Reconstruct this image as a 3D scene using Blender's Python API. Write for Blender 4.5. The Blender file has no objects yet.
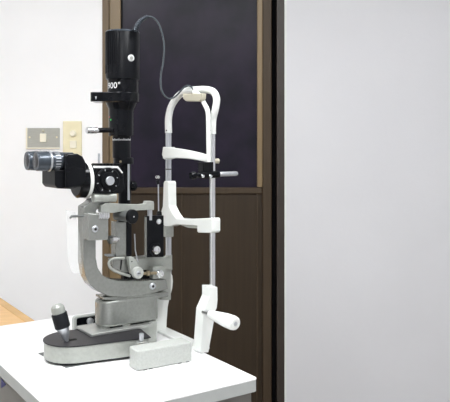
import bpy, bmesh, math
from mathutils import Vector, Matrix
C = bpy.context.scene.collection
F = 680.0; HX = 225.0; HY = 146.0; CH = 1.25; TZ = 0.75
V = Vector
def W(px, py, d): return V(((px-HX)/F*d, d, CH-(py-HY)/F*d))
def ray_plane(px, py, P, n):
    r = V(((px-HX)/F, 1.0, -(py-HY)/F)); o = V((0, 0, CH))
    return o + r*((P-o).dot(n)/r.dot(n))
Z = V((0, 0, 1))
# slit lamp axes: b1 = from examiner to patient, b2 = sideways, towards the camera
yaw = math.radians(24)
b1 = V((math.cos(yaw), math.sin(yaw), 0)); b2 = V((math.sin(yaw), -math.cos(yaw), 0))
C1 = V((-.378, 1.635, TZ))
def S(px, py, w=0.0): return ray_plane(px, py, C1+b2*w, b2)
def B(t, w, z=0.0): return C1+b1*t+b2*w+Z*z
# table / head rest axes
e1 = V((.8254, .5645, 0)).normalized(); e2 = V((.5645, -.8254, 0)).normalized()
L0 = V((-.1537, 1.85, TZ)); R0 = V((-.0307, 1.67, TZ))
def H(px, py, w=0.0): return ray_plane(px, py, L0-e1*w, e1)
def HR(px, py, w=0.0, P=R0): return ray_plane(px, py, P+e2*w, e2)
def sc(P): return P.y/F

# ---------------- materials ----------------
def mat(name, col, rough=.5, metal=0.0, vary=0.0, vscale=30, bump=0.0, bscale=200, emit=None, spec=.5, coat=0.0, alpha=1.0, trans=0.0, col2=None, stretch=None):
    m = bpy.data.materials.new(name); m.use_nodes = True
    nt = m.node_tree; bs = nt.nodes['Principled BSDF']
    bs.inputs['Base Color'].default_value = (*col, 1)
    bs.inputs['Roughness'].default_value = rough; bs.inputs['Metallic'].default_value = metal
    bs.inputs['Specular IOR Level'].default_value = spec
    bs.inputs['Coat Weight'].default_value = coat
    bs.inputs['Alpha'].default_value = alpha
    bs.inputs['Transmission Weight'].default_value = trans
    tc = nt.nodes.new('ShaderNodeTexCoord'); src = tc.outputs['Object']
    if stretch:
        mp = nt.nodes.new('ShaderNodeMapping'); mp.inputs['Scale'].default_value = stretch
        nt.links.new(src, mp.inputs['Vector']); src = mp.outputs['Vector']
    if vary > 0 or col2:
        n = nt.nodes.new('ShaderNodeTexNoise'); n.inputs['Scale'].default_value = vscale; n.inputs['Detail'].default_value = 4
        nt.links.new(src, n.inputs['Vector'])
        mx = nt.nodes.new('ShaderNodeMix'); mx.data_type = 'RGBA'
        a = tuple(c*(1-vary) for c in col); b = col2 if col2 else tuple(min(1, c*(1+vary)) for c in col)
        mx.inputs['A'].default_value = (*a, 1); mx.inputs['B'].default_value = (*b, 1)
        rp = nt.nodes.new('ShaderNodeValToRGB'); rp.color_ramp.elements[0].position = .35; rp.color_ramp.elements[1].position = .65
        nt.links.new(n.outputs['Fac'], rp.inputs['Fac']); nt.links.new(rp.outputs['Color'], mx.inputs['Factor'])
        nt.links.new(mx.outputs['Result'], bs.inputs['Base Color'])
    if bump > 0:
        n2 = nt.nodes.new('ShaderNodeTexNoise'); n2.inputs['Scale'].default_value = bscale; n2.inputs['Detail'].default_value = 3
        nt.links.new(src, n2.inputs['Vector'])
        bp = nt.nodes.new('ShaderNodeBump'); bp.inputs['Strength'].default_value = bump; bp.inputs['Distance'].default_value = .001
        nt.links.new(n2.outputs['Fac'], bp.inputs['Height']); nt.links.new(bp.outputs['Normal'], bs.inputs['Normal'])
    if emit:
        bs.inputs['Emission Color'].default_value = (*emit[0], 1); bs.inputs['Emission Strength'].default_value = emit[1]
    return m
M = dict(
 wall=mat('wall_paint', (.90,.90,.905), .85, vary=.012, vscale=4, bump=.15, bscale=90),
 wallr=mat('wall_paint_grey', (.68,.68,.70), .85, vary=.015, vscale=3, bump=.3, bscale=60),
 plaster=mat('corner_plaster', (.74,.77,.74), .8, bump=.4, bscale=80),
 ceil=mat('ceiling_paint', (.8,.8,.8), .9, vary=.01),
 floor=mat('vinyl_floor', (.30,.27,.24), .5, vary=.1, vscale=6),
 tan=mat('frame_tan', (.21,.148,.075), .42, vary=.05, vscale=12, stretch=(3,3,.2)),
 tan2=mat('frame_tan_dark', (.13,.088,.045), .5, vary=.05, vscale=12, stretch=(3,3,.2)),
 brown=mat('door_brown', (.036,.024,.0135), .5, spec=.3, vary=.10, vscale=16, stretch=(4,4,.15)),
 brown2=mat('door_brown_mid', (.056,.038,.022), .5, spec=.3, vary=.08, vscale=16, stretch=(4,4,.15)),
 jamb=mat('jamb_brown', (.034,.025,.019), .5, vary=.08, vscale=12),
 dark=mat('gap_dark', (.004,.004,.004), .9),
 pane=mat('smoked_pane', (.010,.009,.016), .3, col2=(.019,.014,.028), vary=.1, vscale=7, spec=.2),
 table=mat('white_laminate', (.86,.86,.86), .4, vary=.005, spec=.3),
 tedge=mat('table_edge_grey', (.46,.48,.47), .5, vary=.02),
 tbody=mat('table_body_grey', (.21,.205,.19), .5, vary=.04),
 blue=mat('blue_label', (.012,.02,.17), .4),
 wood=mat('desk_wood', (.74,.46,.20), .45, vary=.07, vscale=14, stretch=(1,6,1)),
 woodd=mat('desk_wood_edge', (.60,.37,.15), .5, vary=.07, vscale=14),
 silver=mat('hammered_silver_paint', (.31,.32,.30), .27, .65, vary=.07, vscale=160, bump=.35, bscale=320),
 silverd=mat('dark_silver_paint', (.13,.138,.135), .36, .5, vary=.07, vscale=120, bump=.3, bscale=300),
 pale=mat('pale_silver_paint', (.37,.385,.355), .34, .3, vary=.05, vscale=120, bump=.25, bscale=260),
 plate=mat('machined_plate', (.40,.41,.39), .3, .55, vary=.05, vscale=60),
 chrome=mat('chrome', (.78,.79,.80), .16, 1.0, vary=.03),
 satin=mat('satin_steel', (.58,.60,.63), .33, .8, vary=.03),
 brass=mat('brass', (.36,.30,.20), .3, .8, vary=.05),
 black=mat('black_gloss_enamel', (.004,.0045,.006), .14, spec=.18, vary=.1, vscale=20),
 blackm=mat('black_satin', (.0045,.005,.0065), .36, spec=.15, vary=.15, vscale=60, bump=.15),
 rubber=mat('black_rubber', (.008,.0085,.011), .5, spec=.2, vary=.15, vscale=90, bump=.3),
 eye=mat('eyepiece_grey_black', (.065,.078,.095), .26, .4, vary=.15, vscale=60),
 lens=mat('lens_glass', (.008,.007,.010), .12, spec=.3),
 topb=mat('base_black_top', (.016,.015,.018), .4, spec=.3, vary=.12, vscale=80, bump=.1),
 white=mat('white_enamel', (.80,.82,.79), .32, vary=.012, vscale=20, coat=.2),
 cream=mat('cream_plastic', (.50,.47,.37), .42, vary=.02),
 speck=mat('speckled_white_paint', (.44,.455,.43), .5, vary=.06, vscale=230, bump=.3, bscale=300),
 ivory=mat('ivory_plastic', (.80,.73,.50), .45, vary=.015),
 ivory2=mat('ivory_plastic_light', (.86,.81,.66), .4, vary=.01),
 steelp=mat('brushed_plate', (.40,.40,.36), .45, .1, vary=.05, vscale=30, stretch=(1,1,12)),
 paint=mat('white_marking', (.75,.76,.76), .5),
 green=mat('green_mark', (.02,.5,.06), .4),
 red=mat('red_mark', (.45,.04,.04), .4),
 shield=mat('clear_acrylic', (.90,.93,.92), .08, alpha=.14),
 cable=mat('grey_cable', (.06,.075,.085), .25, vary=.05, coat=.3),
 lampm=mat('ceiling_diffuser', (.9,.9,.9), .5, emit=((.965,.985,1), 26.5)),
 lampf=mat('ceiling_lamp_frame', (.75,.75,.75), .4),
)

# ---------------- mesh helpers ----------------
def tube(bm, pts, radii, seg=20, cap=True):
    pts = [V(p) for p in pts]
    if not hasattr(radii, '__len__'): radii = [radii]*len(pts)
    n = len(pts); tans = []
    for i in range(n):
        a = pts[max(i-1, 0)]; b = pts[min(i+1, n-1)]; t = b-a
        tans.append(t.normalized() if t.length > 1e-9 else None)
    for i in range(n):
        if tans[i] is None: tans[i] = tans[i-1] or tans[i+1]
    t0 = tans[0]; ref = Z if abs(t0.z) < .9 else V((1, 0, 0))
    u = t0.cross(ref).normalized(); rings = []
    for i in range(n):
        t = tans[i]; u = (u-t*u.dot(t)).normalized(); v = t.cross(u)
        rings.append([bm.verts.new(pts[i]+(u*math.cos(2*math.pi*k/seg)+v*math.sin(2*math.pi*k/seg))*max(radii[i], 1e-5)) for k in range(seg)])
    for i in range(n-1):
        for k in range(seg):
            bm.faces.new((rings[i][k], rings[i][(k+1) % seg], rings[i+1][(k+1) % seg], rings[i+1][k]))
    if cap:
        bm.faces.new(rings[0][::-1]); bm.faces.new(rings[-1])
def lathe(bm, o, ax, prof, seg=32):
    ax = V(ax).normalized(); ref = Z if abs(ax.z) < .9 else V((1, 0, 0))
    u = ax.cross(ref).normalized(); v = ax.cross(u); rings = []
    for t, r in prof:
        rings.append([bm.verts.new(V(o)+ax*t+(u*math.cos(2*math.pi*k/seg)+v*math.sin(2*math.pi*k/seg))*max(r, 1e-5)) for k in range(seg)])
    for i in range(len(rings)-1):
        for k in range(seg):
            bm.faces.new((rings[i][k], rings[i][(k+1) % seg], rings[i+1][(k+1) % seg], rings[i+1][k]))
    bm.faces.new(rings[0][::-1]); bm.faces.new(rings[-1])
def cylr(r, a, b, c=.0008):
    c = min(c, r*.4, abs(b-a)*.3); return [(a, r-c), (a+c, r), (b-c, r), (b, r-c)]
def prism(bm, pts, d):
    pts = [V(p) for p in pts]; d = V(d)
    a = [bm.verts.new(p) for p in pts]; b = [bm.verts.new(p+d) for p in pts]; n = len(pts)
    bm.faces.new(a); bm.faces.new(b[::-1])
    for i in range(n): bm.faces.new((a[i], b[i], b[(i+1) % n], a[(i+1) % n]))
def box(bm, c, h, ax=(V((1,0,0)), V((0,1,0)), Z)):
    u, v, w = [V(a)*s for a, s in zip(ax, h)]; c = V(c)
    prism(bm, [c-u-v-w, c+u-v-w, c+u+v-w, c-u+v-w], w*2)
def rounded(pts, r, seg=5):
    """round the corners of a closed coplanar polygon"""
    out = []; n = len(pts)
    rr = r if hasattr(r, '__len__') else [r]*n
    for i in range(n):
        p = pts[i]; a = pts[i-1]; b = pts[(i+1) % n]; ri = rr[i]
        if ri <= 0: out.append(p); continue
        k = min(ri, (a-p).length*.48, (b-p).length*.48)
        q0 = p+(a-p).normalized()*k; q1 = p+(b-p).normalized()*k
        for j in range(seg+1):
            t = j/seg; out.append(q0*(1-t)**2+p*2*t*(1-t)+q1*t*t)
    return out
def ribbon(bm, pts, hs, thick, nrm):
    secs = []
    for p, h in zip(pts, hs):
        n = V(nrm)*thick/2
        secs.append([bm.verts.new(p-n-Z*h/2), bm.verts.new(p+n-Z*h/2), bm.verts.new(p+n+Z*h/2), bm.verts.new(p-n+Z*h/2)])
    for i in range(len(secs)-1):
        for k in range(4): bm.faces.new((secs[i][k], secs[i][(k+1) % 4], secs[i+1][(k+1) % 4], secs[i+1][k]))
    bm.faces.new(secs[0][::-1]); bm.faces.new(secs[-1])
def smooth_path(pts, k=6):
    """Catmull-Rom"""
    P = [pts[0]*2-pts[1]]+list(pts)+[pts[-1]*2-pts[-2]]; out = []
    for i in range(1, len(P)-2):
        for j in range(k):
            t = j/k; a, b, c, d = P[i-1], P[i], P[i+1], P[i+2]
            out.append(.5*((2*b)+(c-a)*t+(2*a-5*b+4*c-d)*t*t+(3*b-a-3*c+d)*t**3))
    out.append(P[-2]); return out
roots = {}
def obj(name, fn, m, parent=None, bevel=0.0, bseg=2, smooth=True, label=None):
    bm = bmesh.new(); fn(bm)
    bmesh.ops.recalc_face_normals(bm, faces=bm.faces)
    c = V((0, 0, 0))
    for v in bm.verts: c += v.co
    c /= max(1, len(bm.verts))
    for v in bm.verts: v.co -= c
    me = bpy.data.meshes.new(name); bm.to_mesh(me); bm.free()
    if smooth:
        for p in me.polygons: p.use_smooth = True
        me.set_sharp_from_angle(angle=math.radians(32))
    o = bpy.data.objects.new(name, me); C.objects.link(o); me.materials.append(M[m])
    o['_c'] = 0
    del o['_c']
    wp = c
    base = V((0, 0, 0)); q = parent
    while q is not None: base += q.location; q = q.parent
    o.location = wp-base
    if parent is not None: o.parent = parent
    if bevel > 0:
        b = o.modifiers.new('bevel', 'BEVEL'); b.width = bevel; b.segments = bseg; b.limit_method = 'ANGLE'; b.angle_limit = math.radians(40)
        b.harden_normals = False
    if label: o['label'] = label
    return o
def thing(name, label, cat, loc, group=None):
    o = bpy.data.objects.new(name, None); C.objects.link(o); o.location = loc; o.empty_display_size = .05
    o['label'] = label; o['category'] = cat
    if group: o['group'] = group
    return o
def tag(o, label, cat, group=None):
    o['label'] = label; o['category'] = cat
    if group: o['group'] = group
    return o
def struct(name, fn, m, **k):
    o = obj(name, fn, m, **k); o['kind'] = 'structure'; return o
def bx(x0, x1, y0, y1, z0, z1):
    return lambda bm: box(bm, ((x0+x1)/2, (y0+y1)/2, (z0+z1)/2), ((x1-x0)/2, (y1-y0)/2, (z1-z0)/2))
def X(px, d): return (px-HX)/F*d
def Zp(py, d): return CH-(py-HY)/F*d

# ---------------- room ----------------
D = 2.90
struct('floor', bx(-2.2, 2.2, -2.0, 3.2, -.05, 0), 'floor')
struct('ceiling', bx(-2.2, 2.2, -2.0, 3.2, 2.55, 2.6), 'ceil')
xl = X(102.5, D-.02)
struct('wall_back', bx(-2.1, xl, D-.02, D+.12, 0, 2.55), 'wall')
struct('wall_left', bx(-2.2, -2.1, -2.0, D+.12, 0, 2.55), 'wall')
DR = 2.86; xr = X(285.5, DR)
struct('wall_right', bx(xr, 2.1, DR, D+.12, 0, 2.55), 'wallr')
struct('trim_1', lambda bm: prism(bm, [V((xr-.004, DR-.002, 0)), V((xr+.004, DR-.002, 0)), V((xr+.004, DR+.02, 0)), V((xr-.004, DR+.02, 0))], Z*2.55), 'plaster')
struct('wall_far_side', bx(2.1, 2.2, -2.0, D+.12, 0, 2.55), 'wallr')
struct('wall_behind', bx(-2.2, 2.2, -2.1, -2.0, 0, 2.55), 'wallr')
# door
door = bpy.data.objects.new('door_1', None); C.objects.link(door); door.location = (X(190, D), D, 0); door['kind'] = 'structure'
def dstrip(name, p0, p1, d, y0, y1, m, th=.03, **k):
    z0 = 0 if y1 is None else Zp(y1, d); z1 = 2.2 if y0 is None else Zp(y0, d)
    return obj(name, bx(X(p0, d), X(p1, d), d, d+th, z0, z1), m, door, **k)
dstrip('jamb', 102.3, 108.6, D-.025, None, None, 'tan2', .12)
dstrip('stile', 108.6, 120.6, D-.005, None, None, 'tan', .04, bevel=.002)  # lit tone of the brown door frame, put into the stile's colour
dstrip('pane_seal', 120.4, 122.2, D+.004, None, 188, 'dark', .03)
dstrip('pane', 122, 257.4, D+.012, None, 188, 'pane', .01)
dstrip('glazing_bead', 257.2, 262.6, D-.003, None, 187, 'tan', .03, bevel=.002)
dstrip('stile', 262.6, 271.8, D-.008, None, None, 'brown2', .04, bevel=.004)
dstrip('rail', 120.6, 262.4, D+.0, 187.5, 194, 'brown2', .03, bevel=.004)
dstrip('lower_panel', 120.6, 262.4, D+.010, 193, None, 'brown', .02)
dstrip('panel_bead', 181, 182.2, D+.004, 194, None, 'brown2', .012, bevel=.001)
dstrip('panel_bead', 256.5, 258, D+.004, 194, None, 'brown2', .012, bevel=.001)
dstrip('shadow_gap', 271.5, 277.6, D+.07, None, None, 'dark', .03)
dstrip('jamb', 277, 285.2, D-.03, None, None, 'jamb', .12)
obj('head_frame', bx(X(102.3, D), X(285, D), D-.02, D+.1, 2.2, 2.55), 'jamb', door)
# backing wall behind the sliding door
struct('trim_2', bx(xl-.02, xr+.02, D+.10, D+.14, 0, 2.55), 'dark')

# ---------------- ceiling lamps ----------------
for i, (x, y) in enumerate([(-.75, 1.0), (.55, 1.0), (-.1, -.7)]):
    t = thing('ceiling_lamp', ['fluorescent ceiling panel above the table, left of the instrument', 'fluorescent ceiling panel on the right, in front of the grey wall', 'fluorescent ceiling panel at the near end of the room, behind the viewer'][i], 'lamp', (x, y, 2.55), 'ceiling panels')
    obj('lamp_frame', bx(x-.2, x+.2, y-.62, y+.62, 2.51, 2.549), 'lampf', t, bevel=.004)
    obj('diffuser', bx(x-.17, x+.17, y-.58, y+.58, 2.5, 2.512), 'lampm', t)

# ---------------- desk behind ----------------
def tp(px, py, z=TZ): 
    d = (CH-z)*F/(py-HY); return V((X(px, d), d, z))
dz = .70
Pa = tp(0, 297, dz); Pb = tp(36, 321, dz); dd = (Pb-Pa).normalized()
lo = tp(0, 326.3); hi = tp(112.7, 309.4)
# desk corner just behind the white table's back edge
bk = (hi-lo).normalized(); nb = V((bk.y, -bk.x, 0))  # points to camera side
A0 = lo-nb*.02
den = dd.x*bk.y-dd.y*bk.x
s = ((A0.x-Pa.x)*bk.y-(A0.y-Pa.y)*bk.x)/den
cor = Pa+dd*s
desk = thing('wooden_desk', 'light wooden desk with raised edge, at far left behind the white table', 'desk', (cor.x-.3, cor.y, 0))
c0 = cor; c1 = cor-dd*.60; c2 = c1-bk*.75; c3 = cor-bk*.75
ins = lambda p, k: p
inn = -bk
prismtop = [c0+inn*.03, c1+inn*.03, c2, c3]
obj('desk_top', lambda bm: prism(bm, [p-Z*.03 for p in prismtop], Z*.027), 'wood', desk)
obj('edge_strip', lambda bm: prism(bm, [p-Z*.035 for p in (c0, c1, c1+inn*.03, c0+inn*.03)], Z*.035), 'woodd', desk, bevel=.003)
cm = (c0+c1+c2+c3)/4
for p in (c0, c1, c2, c3):
    q = p+(cm-p).normalized()*.06
    obj('leg', lambda bm: box(bm, V((q.x, q.y, (dz-.035)/2)), (.025, .025, (dz-.035)/2), (bk, nb, Z)), 'woodd', desk, bevel=.003)

# ---------------- instrument table ----------------
t_fr = tp(258.3, 378); t_br = tp(112.7, 309.4)
lenR = (t_fr-t_br).length; eR = (t_fr-t_br).normalized(); eB = V((-eR.y, eR.x, 0)); eB = eB if eB.dot(e1) < 0 else -eB
t_fl = t_fr+eB*.434; t_bl = t_br+eB*.434
tc = (t_fr+t_br+t_fl+t_bl)/4
table = thing('instrument_table', 'white topped instrument table carrying the eye microscope', 'table', (tc.x, tc.y, 0))
top = rounded([t_br, t_fr, t_fl, t_bl], .012, 5)
obj('table_top', lambda bm: prism(bm, [p-Z*.004 for p in top], Z*.004), 'table', table, bevel=.0012)
obj('table_edge', lambda bm: prism(bm, [p-Z*.028 for p in rounded([t_br-eB*-.001, t_fr-eB*-.001, t_fl, t_bl], .012, 5)], Z*.024), 'tedge', table)
def inset(p, k): return p+V((tc.x-p.x, tc.y-p.y, 0)).normalized()*k
cab = [inset(p, .016)-Z*.16 for p in (t_br, t_fr, t_fl, t_bl)]
obj('apron', lambda bm: prism(bm, cab, Z*.132), 'tbody', table, bevel=.002)
for p in (t_br, t_fr, t_fl, t_bl):
    q = inset(p, .07)
    lg = obj('leg', lambda bm: box(bm, V((q.x, q.y, (TZ-.16+.06)/2)), (.022, .022, (TZ-.16-.06)/2), (eR, eB, Z)), 'tbody', table, bevel=.003)
    def wh(bm):
        lathe(bm, V((q.x, q.y, .03))-V((.012, 0, 0)), (1, 0, 0), cylr(.03, 0, .024, .004))
        box(bm, (q.x, q.y, .05), (.014, .014, .02))
    obj('castor', wh, 'rubber', lg)
# blue triangular label on the examiner side of the apron
g = inset(t_fl, .016); h_ = inset(t_bl, .016)
nlab = eB
def onlab(px, py): return ray_plane(px, py, g+nlab*.0015, nlab)
obj('blue_label', lambda bm: prism(bm, [onlab(*p) for p in ((1.2, 378.6), (5.6, 384.8), (1.0, 388))], nlab*-.0012), 'blue', table, smooth=False, label='blue triangular label')
obj('apron_groove', lambda bm: prism(bm, [onlab(*p) for p in ((-6, 365.5), (22, 389), (22, 390), (-6, 366.5))], nlab*-.001), 'dark', table)

# ---------------- wall plates ----------------
dw = D-.02
def screw(name, p, r, n, m, par, th=.002):
    return obj(name, lambda bm: lathe(bm, p, n, [(0, r), (th*.6, r), (th, r*.75)], 16), m, par)
front = V((0, -1, 0))
so = thing('socket_plate', 'grey steel socket plate on white wall, left of the ivory switch', 'socket', W(43.5, 138, dw))
def plate_fn(x0, y0, x1, y1, d, th):
    return lambda bm: prism(bm, rounded([W(x0, y0, d), W(x1, y0, d), W(x1, y1, d), W(x0, y1, d)], .003, 3), front*th)
obj('face_plate', plate_fn(26.4, 128, 60, 148.8, dw, .006), 'steelp', so, bevel=.0015)
obj('side_rim', plate_fn(26.2, 127.8, 27.8, 149, dw, .0075), 'ivory2', so)
obj('lower_rim', plate_fn(26.4, 147.6, 60, 148.8, dw, .007), 'ivory2', so)
obj('socket', plate_fn(40.4, 133.6, 46.8, 142, dw, .010), 'ivory2', so, bevel=.001)
obj('pilot_lamp', lambda bm: lathe(bm, W(43.6, 131, dw), front, [(0, .006), (.008, .006), (.011, .003)], 16), 'cream', so)
for x in (29.6, 56.8): screw('screw', W(x, 137.3, dw-.006), .004, front, 'ivory', so)
sw = thing('light_switch', 'ivory wall switch plate with round dimmer knob above a rocker', 'switch', W(72.5, 138, dw))
obj('face_plate', plate_fn(63.2, 121.2, 82, 156, dw, .008), 'ivory', sw, bevel=.002)
obj('dimmer_knob', lambda bm: lathe(bm, W(73.2, 133.5, dw-.008), front, [(0, .014), (.010, .013), (.013, .010)], 24), 'ivory2', sw)
obj('rocker', plate_fn(69.9, 140.5, 76.6, 148, dw-.008, .005), 'ivory2', sw, bevel=.001)

# =======================================================================
#                           SLIT LAMP
# =======================================================================
SL = thing('slit_lamp_microscope', 'black and silver slit lamp eye microscope standing on the white table', 'microscope', B(.08, 0))
def P(name, fn, m, parent=SL, **k): return obj(name, fn, m, parent, **k)
# slide pad
P('slide_pad', lambda bm: prism(bm, [B(-.064, -.030), B(-.024, .103), B(.10, .085), B(.12, -.06)], Z*.002), 'silverd')
# base (stadium with a square end)
def stadium(r, t1, z, w0=0, t0=0):
    pts = [B(t1, -r, z), ]
    for i in range(25):
        a = math.pi/2+math.pi*i/24
        pts.append(B(t0+r*math.cos(a), -(r*math.sin(a)), z))
    pts.append(B(t1, r, z)); return [p+b2*.032+b1*.008 for p in pts]
base = P('base', lambda bm: prism(bm, stadium(.069, .164, .006), Z*.0385), 'pale', bevel=.002)
P('base_skid', lambda bm: prism(bm, stadium(.066, .162, .003), Z*.003), 'rubber')
P('base_top', lambda bm: prism(bm, stadium(.071, .168, .0445), Z*.0022), 'topb', bevel=.0006)
zt = .0467
# joystick
J0 = tp(66.5, 341, TZ+zt)
ax = (W(56.8, 305.0, J0.y-.004)-J0).normalized()
js = P('joystick', lambda bm: lathe(bm, J0, ax, [(-.001, .0052), (.003, .0058), (.010, .0085), (.032, .0150), (.036, .0155)]), 'satin')
obj('joystick_grip', lambda bm: lathe(bm, J0, ax, [(.033, .0165), (.035, .0178), (.066, .0180), (.068, .017)]), 'rubber', js, label='black rubber grip')
obj('joystick_cap', lambda bm: lathe(bm, J0, ax, [(.067, .0150), (.075, .0158), (.083, .0148), (.088, .010), (.0895, .003)]), 'pale', js, label='silver rounded cap')
P('joystick_slot', lambda bm: prism(bm, rounded([J0-b1*.006-b2*.007+Z*.0001, J0+b1*.024-b2*.012+Z*.0001, J0+b1*.026-b2*.001+Z*.0001, J0-b1*.005+b2*.006+Z*.0001], .005), Z*.0006), 'dark')
# everything above the base is swung towards the patient side axes
M0 = V((-.279, 1.700, TZ)); c1b, c2b = b1, b2
def B0(t, w, z=0.0): return C1+c1b*t+c2b*w+Z*z
b1, b2 = e1, e2
def S(px, py, w=0.0): return ray_plane(px, py, M0+e2*(w+.012), e2)
def MB(t, w, z=0.0): return M0+e1*t+e2*w+Z*z
# slide plate + bearing + housing
P('carriage_plate', lambda bm: prism(bm, rounded([MB(-.081, -.042, zt), MB(-.081, .050, zt), MB(.085, .050, zt), MB(.085, -.042, zt)], [.004]*4), Z*.0065), 'plate', bevel=.001)
zp = zt+.0065
P('bearing', lambda bm: prism(bm, [MB(-.02, -.026, zp), MB(-.02, .026, zp), MB(.10, .026, zp), MB(.10, -.026, zp)], Z*.006), 'dark')
def hous(z, gr=0.0):
    r = .034+gr; pts = []
    for i in range(17):
        th = math.pi/2+math.pi*i/16
        pts.append(MB(-.012+r*math.cos(th), -r*math.sin(th), z))
    pts += [MB(.109, r, z), MB(.109, -r, z)]
    return pts
zh0 = .0565
zh1 = Zp(300, S(120, 300, .022).y)-TZ
P('column_housing', lambda bm: prism(bm, hous(zh0), Z*(zh1-zh0)), 'silver', bevel=.006, bseg=3)
for t_, w_, a_ in ((-.022, .012, .016), (.022, .020, .010)):
    P('housing_foot', lambda bm: box(bm, MB(t_, w_, (zp+.0565)/2), (a_, .010, (.0565-zp)/2+.001), (b1, b2, Z)), 'plate')
P('housing_flange', lambda bm: prism(bm, rounded([S(104, 300, .018), S(104, 297.5, .018), S(168.5, 292, .018), S(168.5, 296.5, .018), S(150, 300, .018)], .002), b2*-.05), 'silver', bevel=.001)
P('axle_housing', lambda bm: prism(bm, [B0(.176, -.06, .002), B0(.176, -.006, .002), B0(.226, -.006, .002), B0(.226, -.06, .002)], Z*.052), 'pale', bevel=.001)
# axle bracket and roller by the rail cover
rb = tp(141.4, 341.0, TZ+.046)
br = P('axle_bracket', lambda bm: box(bm, rb-Z*.012, (.013, .009, .011), (c1b, c2b, Z)), 'plate', bevel=.001)
obj('roller', lambda bm: lathe(bm, rb, Z, [(0, .0035), (.003, .0035), (.003, .0052), (.016, .0058), (.018, .005)]), 'satin', br)
obj('axle_pin', lambda bm: lathe(bm, rb-c1b*.006-Z*.008+c2b*.010, c2b, cylr(.005, 0, .006)), 'brass', br)

# ---- microscope (C) arm
wa = .022
arm = [(83.5, 207), (93, 200.5), (107, 199.5), (110, 202.5), (103, 205.5), (96.5, 210), (96, 240), (96, 258), (98, 268), (102, 274.5), (108, 278.5), (118, 280.5), (140, 281), (166.5, 279.5), (168, 289), (158, 292), (143, 295.3), (125, 297.5), (109, 296.5), (98, 291.5), (90, 284.5), (85.5, 275.5), (83.5, 263)]
P('microscope_arm', lambda bm: prism(bm, [S(x, y, wa) for x, y in arm], b2*-.036), 'silver', bevel=.0018)
screw('arm_bolt', S(152.3, 286, wa), .0085, b2, 'satin', SL, .005)
screw('arm_bolt_socket', S(153.2, 286.4, wa+.005), .0035, b2, 'dark', SL, .0006)
# upper cradle under the microscope
P('arm_cradle', lambda bm: tube(bm, [S(93, 198, .030), S(115, 197.2, .030)], [.0105, .0118], 24), 'pale')
P('cradle_wedge', lambda bm: prism(bm, [S(x, y, .012) for x, y in ((86, 206), (92, 199), (112, 196.5), (112, 201), (104, 204))], b2*-.03), 'silverd', bevel=.001)

# ---- clamp box with screw, knurled knob, breath shield
wb = .052
cb = P('clamp_box', lambda bm: prism(bm, [S(x, y, wb) for x, y in ((88.5, 213.5), (108.5, 214), (108.5, 240), (88.5, 240.5))], b2*-.030), 'silver', bevel=.0015)
sb = screw('clamp_screw', S(95, 229, wb), .0078, b2, 'satin', cb, .003)
screw('clamp_screw_socket', S(95.6, 229.3, wb+.003), .0034, b2, 'dark', cb, .0006)
def knurl(bm):
    for i in range(5):
        x = 99.6+i*2.1
        tube(bm, [S(x, 218.6, wb+.003), S(x, 212.4, wb+.003)], .0020, 10)
    box(bm, S(104, 215.3, wb-.003), (.012, .006, .0055), (b1, b2, Z))
P('knurled_roller', knurl, 'chrome', cb)
sh = P('breath_shield', lambda bm: prism(bm, [S(x, y, .045) for x, y in ((66.2, 210), (75.5, 212.5), (79.5, 236), (82.5, 274.5), (72.5, 273), (68.5, 262), (67, 240))], b2*-.002), 'shield', smooth=False, label='clear acrylic breath shield')
obj('shield_clip', lambda bm: tube(bm, [S(70, 218.5, .047), S(71.5, 216.2, .047), S(84, 216, .047)], .0028, 12), 'silverd', sh)

# ---- microscope body
wf = .038
body = P('microscope_body', lambda bm: prism(bm, rounded([S(x, y, wf) for x, y in ((95, 166.5), (118, 167), (124, 175), (125, 189), (121, 193.5), (95, 193.5))], .003), b2*-.078), 'black', bevel=.0015)
obj('white_trim', lambda bm: prism(bm, [S(x, y, wf+.0012) for x, y in ((93.5, 165.8), (118, 166.1), (123, 172.5), (122.2, 173.4), (117.4, 168.2), (93.5, 168.0))], b2*-.0015), 'paint', body, label='pale metal trim line')
drum = P('magnification_drum', lambda bm: lathe(bm, S(107.3, 180.5, wf), b2, [(0, .0315), (.004, .0315), (.006, .029), (.006, .021), (.013, .020), (.0135, .018)], 40), 'blackm')
c_d = S(107.3, 180.5, wf+.0052)
def dticks(bm):
    for i in range(8):
        a = 2*math.pi*(i+.3)/8; u = b1*math.cos(a)+Z*math.sin(a); v = b1*-math.sin(a)+Z*math.cos(a)
        box(bm, c_d+u*.0255+b2*.001, (.0020, .0010, .0008), (u, v, b2))
obj('scale_marks', dticks, 'satin', drum, smooth=False)
obj('drum_cap', lambda bm: lathe(bm, S(107.3, 180.5, wf)+b2*.0135, b2, [(0, .0108), (.004, .0108), (.005, .0098)], 28), 'satin', drum, label='round silver cap')
P('focus_pin', lambda bm: tube(bm, [S(99, 165, -.02), S(99, 153.4, -.02)], .0030, 12), 'satin')
def ridges(bm):
    for i in range(7):
        box(bm, S(97+i*3.4, 164.6, .004), (.0026, .024, .003), (b1, b2, Z))
obj('top_ridges', ridges, 'blackm', body)
# dovetail drum and ring
pc = S(80.8, 180, -.002)
P('head_mount', lambda bm: lathe(bm, pc-b1*.014, b1, [(0, .038), (.004, .043), (.022, .0435), (.024, .042)], 48), 'black')
P('mount_ring', lambda bm: lathe(bm, pc+b1*.0075, b1, [(0, .0438), (.0015, .0455), (.0075, .0455), (.009, .0438)], 48), 'white', label='white mounting ring')
P('mount_neck', lambda bm: lathe(bm, pc+b1*.016, b1, [(0, .040), (.014, .038)], 40), 'black')
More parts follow.
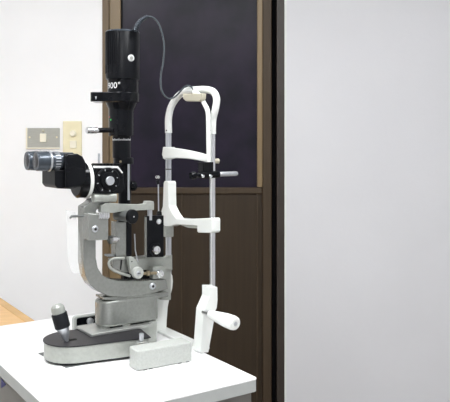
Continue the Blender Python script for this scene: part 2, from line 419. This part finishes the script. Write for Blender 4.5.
# binocular head
wh_ = .044
hd = [(65, 157), (67.5, 153.2), (78, 153.8), (83, 156.5), (86.3, 163), (86.6, 180), (83.5, 185.5), (76, 187.6), (65.5, 188.4)]
head = P('binocular_head', lambda bm: prism(bm, [S(x, y, wh_) for x, y in hd], b2*-.100), 'black', bevel=.004, bseg=3)
P('prism_block', lambda bm: prism(bm, rounded([S(x, y, .034) for x, y in ((55, 170), (72, 170), (72, 189), (58, 188.6), (55, 185))], .003), b2*-.088), 'blackm', bevel=.002)
for w_, c_ in ((.014, 0), (-.050, 1)):
    E0 = S(37.0, 161.3, .014)-b2*(.014-w_)
    ep = P('eyepiece', lambda bm: lathe(bm, E0, b1, [(-.001, .0175), (0, .0205), (.002, .0225), (.022, .0238), (.0235, .0225), (.026, .0225), (.027, .0215), (.06, .0205), (.085, .020)], 36), 'eye')
    obj('eyecup', lambda bm: lathe(bm, E0-b1*.003, b1, [(0, .0185), (0, .0215), (.0035, .0228), (.0055, .0225), (.0055, .0185)], 36), 'eye', ep)
    obj('lens', lambda bm: lathe(bm, E0-b1*.0030, b1, [(-.0008, .006), (-.0004, .014), (.001, .0172)], 32), 'lens', ep)
    def dring(bm):
        lathe(bm, E0+b1*.026, b1, [(0, .0225), (.0015, .0245), (.0035, .0245), (.005, .0225)], 36)
    obj('diopter_ring', dring, 'satin', ep, label='knurled metal diopter ring')
    def dm(bm):
        for i in range(20):
            a = 2*math.pi*i/20; u = b2*math.cos(a)+Z*math.sin(a); v = b2*-math.sin(a)+Z*math.cos(a)
            box(bm, E0+b1*.044+u*.0215, (.006, .0012, .0012), (b1, v, u))
    obj('grip_ribs', dm, 'satin' if c_ == 0 else 'blackm', ep)

# ---- illumination tower
wt = -.055
def TW(y): return S(123, y, wt)
tw = S(123, 100, wt); k = sc(tw)
def tz(y): return Zp(y, tw.y)-TZ-(tw.z-tw.z)
def tl(cx, prof): # profile [(y, rpx)]
    o = S(cx, 100, wt); kk = o.y/F
    return lambda bm: lathe(bm, V((o.x, o.y, 0)), Z, [(Zp(y, o.y-r*kk*.75), r*kk) for y, r in prof], 56)
lamp = P('lamp_housing', tl(122.7, [(78.6, 16.2), (78.3, 16.8), (31.5, 16.8), (30.9, 16.4)]), 'blackm')
obj('lamp_cap', tl(122.7, [(31.2, 17.0), (30.2, 17.0), (29.4, 16.2)]), 'eye', lamp)
def fins(bm):
    o = S(122.7, 50, wt); kk = o.y/F
    for i in range(14):
        a = math.radians(180+38-i*19) ; 
        a = math.radians(150+i*9)
        u = V((math.cos(a), math.sin(a), 0)); v = V((-math.sin(a), math.cos(a), 0))
        z0, z1 = Zp(66 if i % 2 else 74, o.y), Zp(33, o.y)
        box(bm, V((o.x, o.y, (z0+z1)/2))+u*(16.9*kk), (.0012, .0017, (z1-z0)/2), (u, v, Z))
obj('cooling_fins', fins, 'blackm', lamp)
co = S(122.7, 58, wt)
dirn = (S(131, 58, wt+.035)-V((co.x, co.y, S(131, 58, wt+.035).z))); dirn.z = 0; dirn.normalize()
# find the angle where the button sits in view
def on_cyl(px, py, cx, rpx):
    o = S(cx, py, wt); r = rpx*o.y/F; rd = V(((px-HX)/F, 1.0)); cc = V((o.x, o.y))
    a = rd.dot(rd); b = -2*rd.dot(cc); c = cc.dot(cc)-r*r; d = (-b-math.sqrt(max(0, b*b-4*a*c)))/(2*a)
    p = W(px, py, d); n = V((p.x-o.x, p.y-o.y, 0)).normalized(); return p, n
p_, n_ = on_cyl(131, 58, 122.7, 16.8)
obj('white_button', lambda bm: lathe(bm, p_-n_*.001, n_, [(0, .0088), (.0025, .0088), (.004, .0065)], 28), 'paint', lamp, label='round white button')
obj('button_centre', lambda bm: lathe(bm, p_+n_*.003, n_, [(0, .0045), (.0015, .004)], 20), 'pale', lamp)
neck = P('lamp_neck', tl(123.2, [(93, 15.4), (78.4, 15.4)]), 'black')
# "900°" wrapped round the neck
def text_on_neck():
    cu = bpy.data.curves.new('t', 'FONT'); cu.body = '900°'; cu.size = 1.0; cu.resolution_u = 3
    cu.offset = .0
    to = bpy.data.objects.new('t', cu); C.objects.link(to)
    dg = bpy.context.evaluated_depsgraph_get(); me = bpy.data.meshes.new_from_object(to.evaluated_get(dg))
    vs = [v.co.copy() for v in me.vertices]; fs = [list(p.vertices) for p in me.polygons]
    bpy.data.objects.remove(to); bpy.data.curves.remove(cu); bpy.data.meshes.remove(me)
    return vs, fs
tv, tf = text_on_neck()
def text_fn(bm):
    o = S(123.2, 85, wt); kk = o.y/F; r = 15.4*kk+.0007
    xs = [v.x for v in tv]; ys = [v.y for v in tv]; hgt = 6.2*kk; scl = hgt/(max(ys)-min(ys))
    pr, nr = on_cyl(120.3, 85, 123.2, 15.4); aR = math.atan2(nr.y, nr.x)
    z0 = Zp(88.2, o.y-15*kk)
    mx = max(xs); out = []
    for v in tv:
        a = aR-(mx-v.x)*scl*1.05/r
        out.append(bm.verts.new(V((o.x+math.cos(a)*r, o.y+math.sin(a)*r, z0+(v.y-min(ys))*scl))))
    for f in tf:
        try: bm.faces.new([out[i] for i in f])
        except ValueError: pass
lt = obj('lettering', text_fn, 'paint', neck, smooth=False, label='white figures 900 degrees')
def flange(bm):
    o = S(123.2, 98, wt); kk = o.y/F; r = 16.2*kk
    z0 = Zp(102.3, o.y); z1 = Zp(93, o.y); pts = []
    ld = V((-1, 0, 0)); sd = V((0, 1, 0)); hw = .036
    a0 = math.asin(hw/r)
    L = (123.2-92.6)*kk
    for i in range(33):
        a = math.pi-a0 - (2*math.pi-2*a0)*i/32
        pts.append(V((o.x+r*math.cos(a), o.y+r*math.sin(a), z0)))
    c = V((o.x, o.y, z0))
    pts += [c+ld*(L-.006)-sd*hw, c+ld*L-sd*(hw-.007), c+ld*L+sd*(hw-.007), c+ld*(L-.006)+sd*hw]
    prism(bm, pts, Z*(z1-z0))
fl = P('rotation_flange', flange, 'black', bevel=.0015)
o_ = S(123.2, 98, wt)
def tri(bm):
    y = o_.y-.0364
    prism(bm, [W(94.9, 96.4, y), W(97.0, 96.4, y), W(95.9, 99.6, y)], V((0, -.0004, 0)))
obj('pointer_mark', tri, 'satin', fl, smooth=False)
P('shoulder', tl(121.6, [(109.5, 12.6), (102.2, 15.8)]), 'black')
P('filter_housing', tl(121.2, [(136, 11.8), (135.3, 12.4), (112, 12.5), (103, 12.5)]), 'black')
p_, n_ = on_cyl(110.8, 119.8, 121.2, 12.5)
P('green_dot', lambda bm: lathe(bm, p_-n_*.001, n_, cylr(.0024, 0, .002), 12), 'green', label='small green dot')
p2, n2 = on_cyl(109.6, 117, 121.2, 12.5)
P('red_dot', lambda bm: lathe(bm, p2-n2*.001, n2, cylr(.0018, 0, .002), 12), 'red', label='small red dot')
lv = P('filter_lever', lambda bm: tube(bm, [S(112, 130, wt+.01), S(97, 130.4, wt+.012)], .0064, 20), 'black')
obj('lever_knob', lambda bm: tube(bm, [S(98, 130.2, wt+.012), S(96, 130.3, wt+.012), S(94.5, 130.4, wt+.012), S(88, 130.5, wt+.012), S(86.6, 130.5, wt+.012)], [.0065, .0078, .0075, .009, .0075], 24), 'chrome', lv, label='silver knob')
stem = P('tower_stem', tl(121.6, [(158, 9.0), (136, 9.0)]), 'blackm')
def sticks(bm):
    o = S(121.6, 140, wt); kk = o.y/F
    for i in range(26):
        a = math.radians(200+i*6.2); u = V((math.cos(a), math.sin(a), 0)); v = V((-math.sin(a), math.cos(a), 0))
        box(bm, V((o.x, o.y, Zp(139.8 if i % 5 else 139.4, o.y)))+u*(9.0*kk), (.0005, .0006, .0018 if i % 5 else .0027), (u, v, Z))
obj('scale_marks', sticks, 'paint', stem, smooth=False)
P('tower_collar', tl(123.5, [(164.2, 9.4), (163.6, 9.9), (158.4, 9.9), (157.8, 9.4)]), 'blackm')
p_, n_ = on_cyl(120.6, 161.6, 123.5, 9.9)
P('brass_screw', lambda bm: lathe(bm, p_-n_*.001, n_, cylr(.003, 0, .003), 16), 'brass', label='small brass screw')
P('tower_column', tl(124.6, [(262, 4.2), (222, 4.2), (221, 6.3), (164, 6.3)]), 'blackm')
P('tilt_knob', lambda bm: lathe(bm, S(128.5, 186, -.04), (b1*.95+b2*.3).normalized(), [(0, .006), (.006, .006), (.008, .014), (.016, .013), (.021, .009)], 28), 'black')
P('tower_rod', lambda bm: tube(bm, [S(128.6, 164, -.03), S(128.6, 200, -.03)], .0028, 12), 'satin')

# ---- horizontal pale arm and what hangs from it
wg = .035
ha = [(101, 205.5), (106, 203), (114, 203.0), (122, 204.2), (140, 204.6), (146, 203.8), (147, 201.2), (153.5, 201.2), (154.2, 203), (154.2, 210), (147.3, 210), (140, 210.4), (124, 211), (114, 213), (110, 213), (101, 212.5)]
P('swing_arm', lambda bm: prism(bm, [S(x, y, wg) for x, y in ha], b2*-.018), 'pale', bevel=.0012)
P('arm_post', lambda bm: tube(bm, [S(149.8, 209, .025), S(149.8, 220, .025)], .0062, 20), 'satin')
kx = S(132.6, 216.6, .06); cs = V((-.80, .60, 0)).normalized()
P('lens_barrel', lambda bm: lathe(bm, kx, cs, [(.004, .0125), (.006, .0135), (.056, .0125)], 32), 'silverd')
kn = P('barrel_knob', lambda bm: lathe(bm, kx+cs*.008, -cs, [(0, .0150), (.002, .0175), (.010, .0175), (.012, .0160)], 36), 'blackm')
obj('knob_screw', lambda bm: lathe(bm, kx-cs*.0035, -cs, [(0, .0022), (.0012, .0018)], 14), 'chrome', kn)
# slit mechanism column
P('prism_holder', lambda bm: prism(bm, [S(x, y, .016) for x, y in ((115.8, 222), (127, 222), (127, 257.5), (115.8, 257.5))], b2*-.028), 'silver', bevel=.0012)
P('mirror_back', lambda bm: prism(bm, [S(x, y, .02) for x, y in ((127, 217), (131.8, 217), (131.8, 258), (127, 258))], b2*-.034), 'blackm', bevel=.001)
P('slit_knob', lambda bm: tube(bm, [S(118, 238.5, .022), S(115, 239, .024), S(114.4, 239.2, .024), S(110.2, 239.8, .030)], [.006, .006, .0115, .0105], 24), 'chrome')
P('slit_lever', lambda bm: tube(bm, [S(118, 255, .0), S(110, 255.6, .012), S(104.6, 254.6, .016)], [.003, .0042, .0018], 12), 'satin')
P('mirror_stem', lambda bm: tube(bm, [S(117.6, 213, -.0), S(117.6, 222, -.0)], .0018, 10), 'satin')
P('holder_shoulder', lambda bm: tube(bm, [S(122, 216, -.005), S(122, 221.5, -.005)], [.009, .013], 24), 'silverd')
# illumination arm loop
lp = smooth_path([S(x, y, .03) for x, y in ((124, 258), (114, 258.5), (109, 262.5), (110.5, 268), (118, 272.5), (130, 276))], 6)
P('arc_band', lambda bm: tube(bm, lp, .0034, 14), 'pale')
P('arc_block', lambda bm: prism(bm, [S(x, y, .024) for x, y in ((113, 260), (128, 257.5), (131, 272), (124, 273), (113, 268))], b2*-.03), 'silver', bevel=.001)
P('arc_slot', lambda bm: prism(bm, [S(x, y, .0247) for x, y in ((121, 259), (122.6, 258.7), (121.2, 270), (119.8, 269.6))], b2*-.001), 'dark', smooth=False)
P('link', lambda bm: prism(bm, rounded([S(x, y, .042) for x, y in ((128.3, 257), (133.6, 257), (140, 268), (138, 276), (131, 274))], .003), b2*-.012), 'pale', bevel=.001)
bo = P('pivot_boss', lambda bm: lathe(bm, S(136, 272.3, .040), b2, [(0, .0130), (.003, .0142), (.013, .0142), (.015, .0130)], 36), 'speck')
obj('boss_screw', lambda bm: lathe(bm, S(136, 272.3, .040)+b2*.015, b2, [(0, .006), (.0012, .005)], 20), 'satin', bo)
obj('boss_slot', lambda bm: box(bm, S(136, 272.3, .040)+b2*.0164, (.0042, .0007, .0004), (b1, Z, b2)), 'dark', bo)
P('pin_hole', lambda bm: lathe(bm, S(131.8, 261.5, .042), b2, cylr(.0018, 0, .0006), 10), 'dark')
P('spring_rod', lambda bm: tube(bm, [S(134.6, 234, .0), S(135.2, 250, .01), S(138, 262, .02)], .0016, 10), 'satin')
P('illumination_arm', lambda bm: prism(bm, [S(x, y, -.004) for x, y in ((130, 260), (140, 258.6), (151, 257), (170, 257.5), (172, 262), (172, 270), (130, 270))], b2*-.04), 'pale', bevel=.0015)
P('arm_riser', lambda bm: prism(bm, [S(x, y, -.012) for x, y in ((161, 262), (171, 262), (171, 300), (161, 300))], b2*-.04), 'pale', bevel=.0015)
P('arm_web', lambda bm: prism(bm, [S(x, y, -.006) for x, y in ((124, 268), (163, 268), (163, 281), (124, 281))], b2*-.01), 'jamb' if False else 'brass' if False else 'blackm')
P('gear', lambda bm: [tube(bm, [S(141, 273.5, .02), S(146, 273.4, .02)], .0035, 18), tube(bm, [S(146.5, 273.4, .02), S(149, 273.2, .02)], .0068, 18), tube(bm, [S(150, 273.2, .02), S(158, 273, .02)], .0040, 18)], 'brass')
ab = P('arm_lug', lambda bm: prism(bm, rounded([S(x, y, .018) for x, y in ((153, 267), (166, 266.5), (166, 279), (153, 279))], .002), b2*-.02), 'pale', bevel=.001)
obj('lug_bolt', lambda bm: lathe(bm, S(158.6, 273.8, .018), b2, [(0, .0105), (.009, .0105), (.011, .009), (.0115, .0045), (.0105, .004)], 28), 'chrome', ab)
# ---- black slit-control box
wk = .030
bb = P('control_box', lambda bm: prism(bm, rounded([S(x, y, wk) for x, y in ((147.2, 216), (163.8, 215.5), (163.8, 257), (147.2, 257.5))], .0015), b2*-.016), 'blackm', bevel=.0012)
obj('side_plate', lambda bm: prism(bm, [S(x, y, wk-.002) for x, y in ((146.2, 217), (147.4, 217), (147.4, 257), (146.2, 257))], b2*-.010), 'silver', bb)
obj('box_screw', lambda bm: lathe(bm, S(158.6, 221.6, wk), b2, [(0, .0070), (.0018, .0070), (.0022, .0055), (.0012, .005), (.0012, .0022), (.002, .002)], 24), 'chrome', bb)
obj('dial_ring', lambda bm: lathe(bm, S(154.6, 249.6, wk), b2, [(0, .0185), (.003, .0185), (.005, .0165)], 36), 'black', bb)
obj('dial', lambda bm: lathe(bm, S(154.6, 249.6, wk)+b2*.005, b2, [(0, .0112), (.004, .0115), (.008, .0100), (.0095, .006)], 32), 'chrome', bb, label='round silver dial')
obj('box_cap', lambda bm: tube(bm, [S(159.3, 217, .014), S(159.3, 212.4, .014), S(159.3, 211, .014)], [.007, .0065, .0045], 20), 'blackm', bb)
obj('fixation_rod', lambda bm: tube(bm, [S(158.6, 213, .014), S(158.3, 182, .014)], .0017, 10), 'satin', bb)
obj('rod_joint', lambda bm: tube(bm, [S(158.2, 184, .014), S(157.6, 180, .014)], .0045, 14), 'blackm', bb)
obj('rod_knob', lambda bm: lathe(bm, S(157.6, 177, .014)-Z*.004, Z, [(0, .004), (.002, .006), (.005, .006), (.008, .003)], 20), 'chrome', bb)

# =======================================================================
#                       RAIL COVERS
# =======================================================================
rc0 = tp(134.2, 371.6); rc1 = tp(189, 361.2)
rd = (rc1-rc0).normalized(); rn = V((-rd.y, rd.x, 0))
rail = thing('rail_cover', 'speckled white rail cover at the front of the black base', 'cover', (rc0+rc1)/2+rn*.02, 'rail covers')
def cover(bm, a, L, wd, hgt):
    pts = rounded([a, a+rd*L, a+rd*L+rn*wd, a+rn*wd], [.008, .003, .003, .012], 4)
    prism(bm, [p+Z*.0012 for p in pts], Z*(hgt-.0012))
a0 = rc0+rd*.005-rn*.005
obj('cover_shell', lambda bm: cover(bm, a0, (rc1-rc0).length+.000, .050, .0445), 'speck', rail, bevel=.0035, bseg=3)
def pads_(bm, t):
    box(bm, a0+rd*t+rn*.004+Z*.0007, (.004, .003, .0006), (rd, rn, Z))
for t in (.02, .034, .108, .128): obj('rubber_foot', lambda bm: pads_(bm, t), 'rubber', rail)
a2 = V((X(73.6, 1.79), 1.79, TZ))
rail2 = thing('rail_cover', 'far rail cover with black end recess, behind the black base', 'cover', a2+rd*.07, 'rail covers')
pt = rounded([a2, a2+rd*.14, a2+rd*.14+Z*.050, a2+Z*.050], [0, 0, .004, .009], 5)
obj('cover_shell', lambda bm: prism(bm, pt, rn*.014), 'speck', rail2, bevel=.002)
pt2 = rounded([a2+rd*.008+Z*.004, a2+rd*.11+Z*.004, a2+rd*.11+Z*.0455, a2+rd*.008+Z*.0455], .006, 5)
obj('end_recess', lambda bm: prism(bm, [p-rn*.0005 for p in pt2], rn*-.001), 'black', rail2, label='black recess')
obj('axle_bolt', lambda bm: lathe(bm, a2+rd*.044+Z*.034-rn*.001, -rn, [(0, .009), (.006, .009), (.008, .006)], 20), 'satin', rail2)

# =======================================================================
#                       HEAD REST
# =======================================================================
HRt = thing('chin_rest_frame', 'white enamel and chrome chin rest frame behind the microscope', 'chin rest', (L0+R0)/2)
def Q(name, fn, m, parent=HRt, **k): return obj(name, fn, m, parent, **k)
r_p = 2.9*sc(L0)
def pole(bm, pxl, y0, y1, P0, r):
    q = V((P0.x, P0.y, 0)); tube(bm, [q+Z*Zp(y0, P0.y), q+Z*Zp(y1, P0.y)], r, 28)
Q('pole', lambda bm: pole(bm, 0, 130, 273, L0, .0078), 'satin')
Q('pole', lambda bm: pole(bm, 0, 131, 290, R0, .0066), 'chrome')
Q('pole_ring', lambda bm: pole(bm, 0, 168.6, 169.8, L0, .0082), 'silverd')
# arch tubes
def LP(px, py, d): return W(px, py, d)
left = smooth_path([LP(168.6, 133, 1.85), LP(168.6, 118, 1.85), LP(171.5, 106, 1.845), LP(178, 96.5, 1.83), LP(186, 91.2, 1.80), LP(196, 89.8, 1.76), LP(206, 89.6, 1.71), LP(213.5, 92, 1.675), LP(216.6, 99, 1.665), LP(215.6, 108, 1.665), LP(213.2, 118, 1.67), LP(212.6, 127, 1.67), LP(212.6, 134, 1.67)], 6)
Q('arch_tube', lambda bm: tube(bm, left, [.0096-.0012*i/len(left) for i in range(len(left))], 24), 'white')
inner = smooth_path([LP(194, 92.5, 1.745), LP(199.5, 95, 1.72), LP(204, 103, 1.68), LP(207.6, 111, 1.655), LP(208.4, 122, 1.652), LP(208.6, 140, 1.652), LP(209, 162, 1.652)], 6)
Q('strap_tube', lambda bm: tube(bm, inner, .0058, 20), 'white')
Q('lamp_block', lambda bm: prism(bm, rounded([H(187.5, 94, .01), H(206.5, 93.5, .01), H(206, 99.5, .01), H(203.5, 101.8, .01), H(190.5, 101.5, .01), H(187.5, 99, .01)], .003), e1*-.014), 'cream', bevel=.002)
for px, P0 in ((0, L0), (1, R0)):
    pt_ = V((P0.x, P0.y, Zp(130.5, P0.y)))
    Q('set_screw', lambda bm: lathe(bm, pt_+V((-.55, -.83, 0)).normalized()*.008, V((-.55, -.83, 0)), cylr(.0022, 0, .002), 10), 'blackm')
# forehead strap
sp = []; hs = []
for i in range(15):
    t = i/14; px = 164+t*45.5; yt = 146.8+t*8.4+1.2*math.sin(math.pi*t)*-1; yb = 158.6+t*4.0-2.0*math.sin(math.pi*t)
    w = .012+.022*math.sin(math.pi*t)
    a = H(px, yt, w); b = H(px, yb, w); sp.append((a+b)/2); hs.append((a-b).length)
Q('forehead_strap', lambda bm: ribbon(bm, sp, hs, .008, e1), 'white', bevel=.002)
Q('strap_clip', lambda bm: prism(bm, rounded([H(162.8, 147.5, .018), H(168, 147, .018), H(170.5, 158, .018), H(164, 159.5, .018), H(161.8, 155, .018)], .003), e1*.022), 'white', bevel=.002)
Q('strap_peg', lambda bm: tube(bm, [HR(213, 161, -.01), HR(218.2, 161, -.01)], [.005, .0065], 18), 'cream')
# black clamp with lever
cl = Q('clamp', lambda bm: prism(bm, [HR(x, y, .012) for x, y in ((203.2, 162.4), (213.6, 162), (213.6, 173.5), (203.2, 174))], e2*-.024), 'black', bevel=.0012)
obj('clamp_bar', lambda bm: tube(bm, [HR(190.4, 175.6, .010), HR(192, 175.6, .010), HR(195, 175.4, .010), HR(196.5, 175.3, .010), HR(204, 175, .010), HR(218.5, 174.4, .010)], [.0075, .0092, .0092, .006, .0088, .0085], 24), 'black', cl)
obj('clamp_handle', lambda bm: tube(bm, [HR(218, 174.2, .010), HR(219, 174.2, .010), HR(235.5, 173.6, .010), HR(237, 173.6, .010)], [.005, .0058, .0062, .005], 20), 'satin', cl, label='satin steel handle')
for x in (203, 210.8):
    obj('clamp_screw', lambda bm: lathe(bm, HR(x, 176.2, .019), e2, [(0, .0042), (.0015, .0035)], 16), 'chrome', cl)
# chin rest carrier
car = [(163.4, 183), (164.2, 181), (167.4, 181), (168.2, 183), (168.6, 206), (172, 213), (176, 218.6), (186, 219.2), (200, 218.6), (211.0, 218), (212, 219.5), (212, 231.5), (211, 233), (198, 232.6), (197, 231.5), (197, 225.8), (176, 224.4), (169.6, 226.6), (163.8, 226), (161, 219), (160.8, 212), (162.6, 206)]
Q('chin_rest_arm', lambda bm: prism(bm, [H(x, y, .011) for x, y in car], e1*.025), 'white', bevel=.002, bseg=3)
Q('arm_underside', lambda bm: prism(bm, [H(x, y, .008) for x, y in ((177, 224), (199, 225.4), (199, 228.6), (188, 227.6))], e1*.014), 'pale')
Q('collar', lambda bm: pole(bm, 0, 226, 236.5, L0, .0135), 'pale', bevel=.001)
Q('lower_sleeve', lambda bm: pole(bm, 0, 255, 270, L0, .0100), 'pale', bevel=.001)
# lower brackets
lbk = [(160, 272.5), (170.5, 271.6), (172.6, 275.5), (173.2, 281), (172.6, 288), (169.6, 299), (168, 307), (167, 320), (166.6, 331.5), (152, 335), (152, 296), (160, 290)]
def onT(pts): return [V((p.x, p.y, max(p.z, TZ+.0005))) for p in pts]
Q('lower_bracket', lambda bm: prism(bm, onT([ray_plane(x, y, L0+e2*.012, e2) for x, y in lbk]), e2*-.026), 'white', bevel=.002)
rbk = [(209.5, 287), (217.4, 287), (217.6, 300), (216.8, 308), (214.6, 312.5), (213.8, 322), (208.4, 352.6), (200.6, 352.8), (203, 320), (203.6, 310.5), (209.5, 297)]
Q('lower_bracket', lambda bm: prism(bm, onT(rounded([HR(x, y, .014) for x, y in rbk], .0015, 3)), e2*-.034), 'white', bevel=.002)
pa = L0-e2*.03; pb = R0-e2*.006
Q('cross_bar', lambda bm: prism(bm, [pa-e1*.040, pb-e1*.040, pb-e1*.004, pa-e1*.004], Z*.008), 'white', bevel=.002)
# height-adjusting handle
h0 = HR(203.5, 311.8, .012); h1 = HR(209.5, 311.8, .030)
hs0 = HR(205, 312.3, .012)
hb = hs0-e2*0
Q('handle_stub', lambda bm: tube(bm, [hs0-e2*.005, hs0+e2*.036], .0068, 20), 'chrome')
g0 = hs0+e2*.022
Q('height_handle', lambda bm: lathe(bm, g0, e2, [(0, .0085), (.003, .0098), (.03, .0125), (.07, .0162), (.094, .0168), (.102, .0155), (.106, .011)], 36), 'white')
Q('handle_screw', lambda bm: lathe(bm, g0+e2*.1055, e2, [(0, .0052), (.0016, .0045)], 20), 'satin')

# power cord
kc = S(134.5, 31, wt)
cps = [W(134.8, 31.5, 1.72), W(137.2, 25.5, 1.725), W(141, 20.5, 1.73), W(146, 17.2, 1.735), W(152, 17.2, 1.74), W(158, 22.5, 1.75), W(162, 33, 1.755), W(164.2, 46, 1.76), W(163.2, 62, 1.765), W(160.8, 76, 1.77), W(161.3, 89, 1.775), W(165, 96, 1.78), W(170, 98.6, 1.785), W(175.5, 96.4, 1.785), W(181, 90.6, 1.78), W(186, 86, 1.775), W(190.5, 86.4, 1.765), W(193.8, 90, 1.755)]
cord = thing('power_cord', 'thin grey cord looping from lamp top to the chin rest arch', 'cord', cps[0])
path = smooth_path(cps, 6)
obj('cord', lambda bm: tube(bm, path, .0023, 10), 'cable', cord)
def relief(bm):
    rp_ = path[0:22]
    tube(bm, rp_, [.0032]*22, 12)
    for i in range(1, 21, 2):
        t = (rp_[i+1]-rp_[i-1]).normalized()
        lathe(bm, rp_[i]-t*.0012, t, cylr(.0075-.0025*i/21, 0, .0024, .0004), 14)
obj('strain_relief', relief, 'eye', cord, label='ribbed strain relief')

# ---------------- world, camera ----------------
wd = bpy.data.worlds.new('room_fill'); bpy.context.scene.world = wd; wd.use_nodes = True
wd.node_tree.nodes['Background'].inputs['Color'].default_value = (.93, .96, 1, 1)
wd.node_tree.nodes['Background'].inputs['Strength'].default_value = .25
cam = bpy.data.cameras.new('camera'); co_ = bpy.data.objects.new('camera', cam); C.objects.link(co_)
co_.location = (0, 0, CH); co_.rotation_euler = (math.radians(90), 0, 0)
cam.sensor_width = 36; cam.sensor_fit = 'HORIZONTAL'; cam.lens = F/450*36; cam.shift_y = -(201-HY)/450; cam.clip_start = .02
bpy.context.scene.camera = co_
vs = bpy.context.scene.view_settings
vs.view_transform = 'Standard'; vs.look = 'None'; vs.gamma = 1; vs.use_curve_mapping = False; vs.exposure = 0.0
